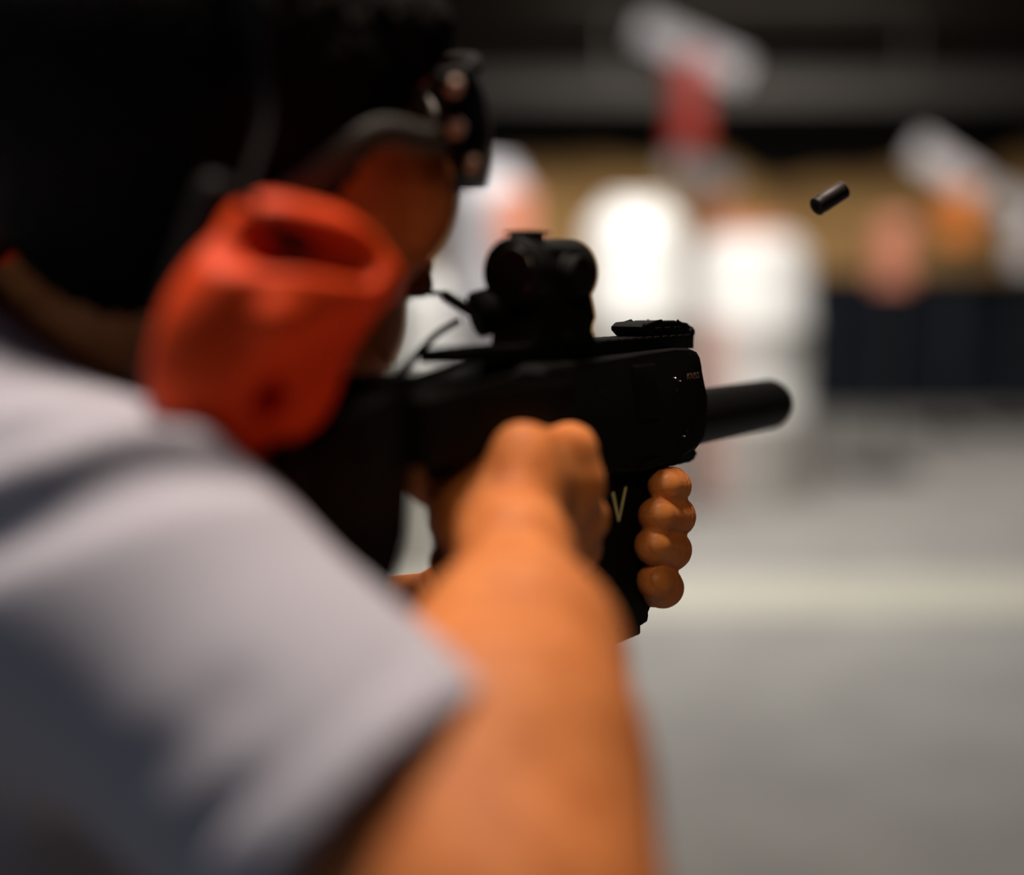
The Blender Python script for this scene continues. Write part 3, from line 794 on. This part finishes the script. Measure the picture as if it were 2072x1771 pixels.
# bullet trap: ochre sand bank with a rough top
def bank():
    bm = bmesh.new(); NX, NY = 96, 26; rows = []
    for j in range(NY + 1):
        t = j / NY; row = []
        for i in range(NX + 1):
            x = -6.9 + 15.8 * i / NX
            h = (2.05 + 0.12 * math.sin(x * 1.3) + 0.08 * math.sin(x * 3.1 + 1)) * (t ** 0.8)
            row.append(bm.verts.new((x, 13.6 + 3.2 * t + 0.10 * math.sin(x * 2.2 + t * 6), h + 0.06 * math.sin(x * 5 + t * 9) * t)))
        rows.append(row)
    back = [bm.verts.new((-6.9 + 15.8 * i / NX, 17.15, rows[-1][i].co.z)) for i in range(NX + 1)]
    base0 = [bm.verts.new((-6.9 + 15.8 * i / NX, 17.15, 0.0)) for i in range(NX + 1)]
    rows += [back, base0]
    for a, b in zip(rows, rows[1:]):
        for i in range(NX): bm.faces.new((a[i], a[i + 1], b[i + 1], b[i]))
    o = link_bm('sand_bank', bm, 'ochre', smooth=True)
    tag(o, 'ochre sand bank rising across the far end of the range', 'sand', kind='stuff')
bank()
# grey ceiling baffle over the bank, hung from the ceiling
def baffle(y, z0, z1, label, tilt=0.25):
    b = empty('ceiling_baffle', loc=(1.0, y, z0)); tag(b, label, 'baffle')
    bm = bmesh.new()
    bm_prism(bm, [(0, 0), (0.05, 0), (0.05 + tilt, z1 - z0), (tilt, z1 - z0)], 0, -7.6, 7.6, 0.005); link_bm('panel', bm, 'baffle', b)
    for x in (-6, -3, 0, 3, 6):
        bm = bmesh.new(); bm_box(bm, (x - 0.02, tilt - 0.02, z1 - z0 - 0.05), (x + 0.02, tilt + 0.02, 3.4 - z0)); link_bm('hanger', bm, 'post', b)
baffle(14.6, 2.62, 2.92, 'long grey ceiling baffle hanging across the dark far end')

def drum(px, yb, yt, wpx, label, band=None, lid='white', group=None, body_m='white'):
    """tall white plastic drum; seen at px, standing where its foot shows at yb"""
    d = floor_d(yb); x = (px - CX) / FPX * d
    p = W(px, yb, d / math.cos(PITCH)); D0 = d
    h = 1.58 - (yt - 421.0) / FPX * d
    r = wpx / 2 / FPX * d
    root = empty('plastic_drum', loc=(x, d, 0)); tag(root, label, 'drum', group)
    bm = bmesh.new()
    bm_lathe(bm, [(0, r * 0.93), (0.02, r * 0.98), (h * 0.3, r * 0.98), (h * 0.31, r * 1.02), (h * 0.34, r * 1.02), (h * 0.35, r * 0.98), (h * 0.63, r * 0.98), (h * 0.64, r * 1.02), (h * 0.67, r * 1.02), (h * 0.68, r * 0.98), (h * 0.90, r * 0.96), (h * 0.95, r * 0.86), (h * 0.985, r * 0.66), (h * 0.985, 0)], (0, 0, 0), (0, 0, 1), 40)
    link_bm('barrel', bm, body_m, root, angle=50)
    bm = bmesh.new(); bm_lathe(bm, [(0, r * 0.60), (0.04, r * 0.60), (0.05, r * 0.55), (0.05, 0)], (0, 0, h * 0.985), (0, 0, 1), 30)
    link_bm('lid', bm, lid, root, angle=50)
    if band:
        # a coloured strip of sheet wrapped on the near flank
        a0, a1, z0, z1, m = band
        bm = bmesh.new(); n = 14; g = []
        for rr in (r * 1.022, r * 1.045):
            g.append([[bm.verts.new((rr * math.cos(math.radians(a0 + (a1 - a0) * i / n)), rr * math.sin(math.radians(a0 + (a1 - a0) * i / n)), z)) for i in range(n + 1)] for z in (z0, z1)])
        for i in range(n):
            bm.faces.new((g[1][0][i], g[1][0][i + 1], g[1][1][i + 1], g[1][1][i])); bm.faces.new((g[0][0][i], g[0][1][i], g[0][1][i + 1], g[0][0][i + 1]))
            for z in (0, 1): bm.faces.new((g[0][z][i], g[0][z][i + 1], g[1][z][i + 1], g[1][z][i]))
        for i in (0, n): bm.faces.new((g[0][0][i], g[1][0][i], g[1][1][i], g[0][1][i]))
        link_bm('wrap_band', bm, m, root, angle=50)
    return root
drum(1283, 1060, 415, 215, 'tall white plastic drum behind the front sight, left of the pair', group='white drums')
drum(1515, 1010, 465, 240, 'tall white plastic drum with pink strip beyond the muzzle', band=(-165, -112, 0.02, 1.0, 'pinkband'), lid='salmon', group='white drums')
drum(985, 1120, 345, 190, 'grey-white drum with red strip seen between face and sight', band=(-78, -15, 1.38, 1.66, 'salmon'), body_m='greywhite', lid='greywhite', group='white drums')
drum(845, 1150, 560, 130, 'short white drum behind the gun stock', group='white drums')

# navy barrier to the right
nb = empty('barrier', loc=(5.2, 11.2, 0)); tag(nb, 'low dark navy barrier across the right side of the range', 'barrier')
bm = bmesh.new(); bm_box(bm, (-2.90, 0, 0), (3.6, 0.35, 1.02), 0.03); link_bm('panel', bm, 'navy', nb)
bm = bmesh.new(); bm_box(bm, (-2.92, -0.03, 1.02), (3.62, 0.38, 1.08), 0.01); link_bm('coping', bm, 'navy', nb)

def stand(px, d, ytop, ybot, wpx, tube_m, cap_m, board, label):
    """marker stand: dark post and foot, coloured tube on top, tilted white board"""
    x = (px - CX) / FPX * d
    z = lambda y: 1.58 - (y - 421.0) / FPX * d
    root = empty('marker_stand', loc=(x, d, 0)); tag(root, label, 'stand', 'marker stands')
    r = wpx / 2 / FPX * d
    bm = bmesh.new(); bm_box(bm, (-0.20, -0.20, 0), (0.20, 0.20, 0.03), 0.005); link_bm('foot', bm, 'post', root)
    bm = bmesh.new(); bm_lathe(bm, [(0.03, 0.016), (z(ybot), 0.016)], (0, 0, 0), (0, 0, 1), 12); link_bm('post', bm, 'post', root, angle=40)
    hb, ht = z(ybot), z(ytop)
    bm = bmesh.new(); bm_lathe(bm, [(hb, r * 0.9), (hb + 0.01, r), (ht - 0.06, r), (ht - 0.06, 0)], (0, 0, 0), (0, 0, 1), 28); t = link_bm('tube', bm, tube_m, root, angle=40)
    bm = bmesh.new(); bm_lathe(bm, [(ht - 0.10, r * 1.06), (ht - 0.02, r * 1.06), (ht, r * 0.95), (ht, r * 0.5), (ht - 0.03, r * 0.45), (ht - 0.03, 0)], (0, 0, 0), (0, 0, 1), 28); link_bm('cap', bm, cap_m, root, angle=40)
    if board:
        x0, y0, x1, y1, th = board
        c = np.array([((x0 + x1) / 2 - px) / FPX * d, 0.0, z((y0 + y1) / 2)])
        L_ = math.hypot(x1 - x0, y1 - y0) / FPX * d / 2; a = math.atan2(-(y1 - y0), x1 - x0)
        ux = np.array([math.cos(a), 0, math.sin(a)]); uz = np.array([-math.sin(a), 0, math.cos(a)])
        bm = bmesh.new(); bm_box(bm, (-L_, r * 1.1, -th / FPX * d / 2), (L_, r * 1.1 + 0.03, th / FPX * d / 2), 0.006)
        for v in bm.verts: v.co = Vector(c + v.co.x * ux + np.array([0, v.co.y, 0]) + v.co.z * uz)
        link_bm('board', bm, 'board', root)
        bm = bmesh.new(); bm_tube(bm, [np.array([0, r * 0.5, min(ht, c[2]) - 0.06]), np.array([c[0] * 0.5, r * 1.1, (min(ht, c[2]) + c[2]) / 2]), c + np.array([0, r * 1.15, 0])], 0.012, 8); link_bm('bracket', bm, 'post', root)
stand(1385, 9.0, 130, 310, 72, 'redtube', 'redcap', (1290, 65, 1500, 155, 55), 'marker stand with tall red tube under a tilted grey-white board')
stand(1445, 11.0, 400, 480, 75, 'orangetube', 'orangetube', (1350, 330, 1480, 385, 55), 'marker stand with short orange tube behind the pink striped drum')
stand(1800, 8.5, 440, 575, 75, 'salmon', 'salmon', None, 'marker stand with salmon tube and no board before the navy barrier')
stand(1925, 10.0, 385, 490, 80, 'orangetube', 'orangetube', (1850, 300, 1985, 385, 55), 'marker stand with orange tube under a tilted white board at the right')
stand(2065, 10.3, 470, 540, 60, 'board', 'board', (2010, 395, 2110, 455, 50), 'marker stand with grey board at the right edge of the picture')
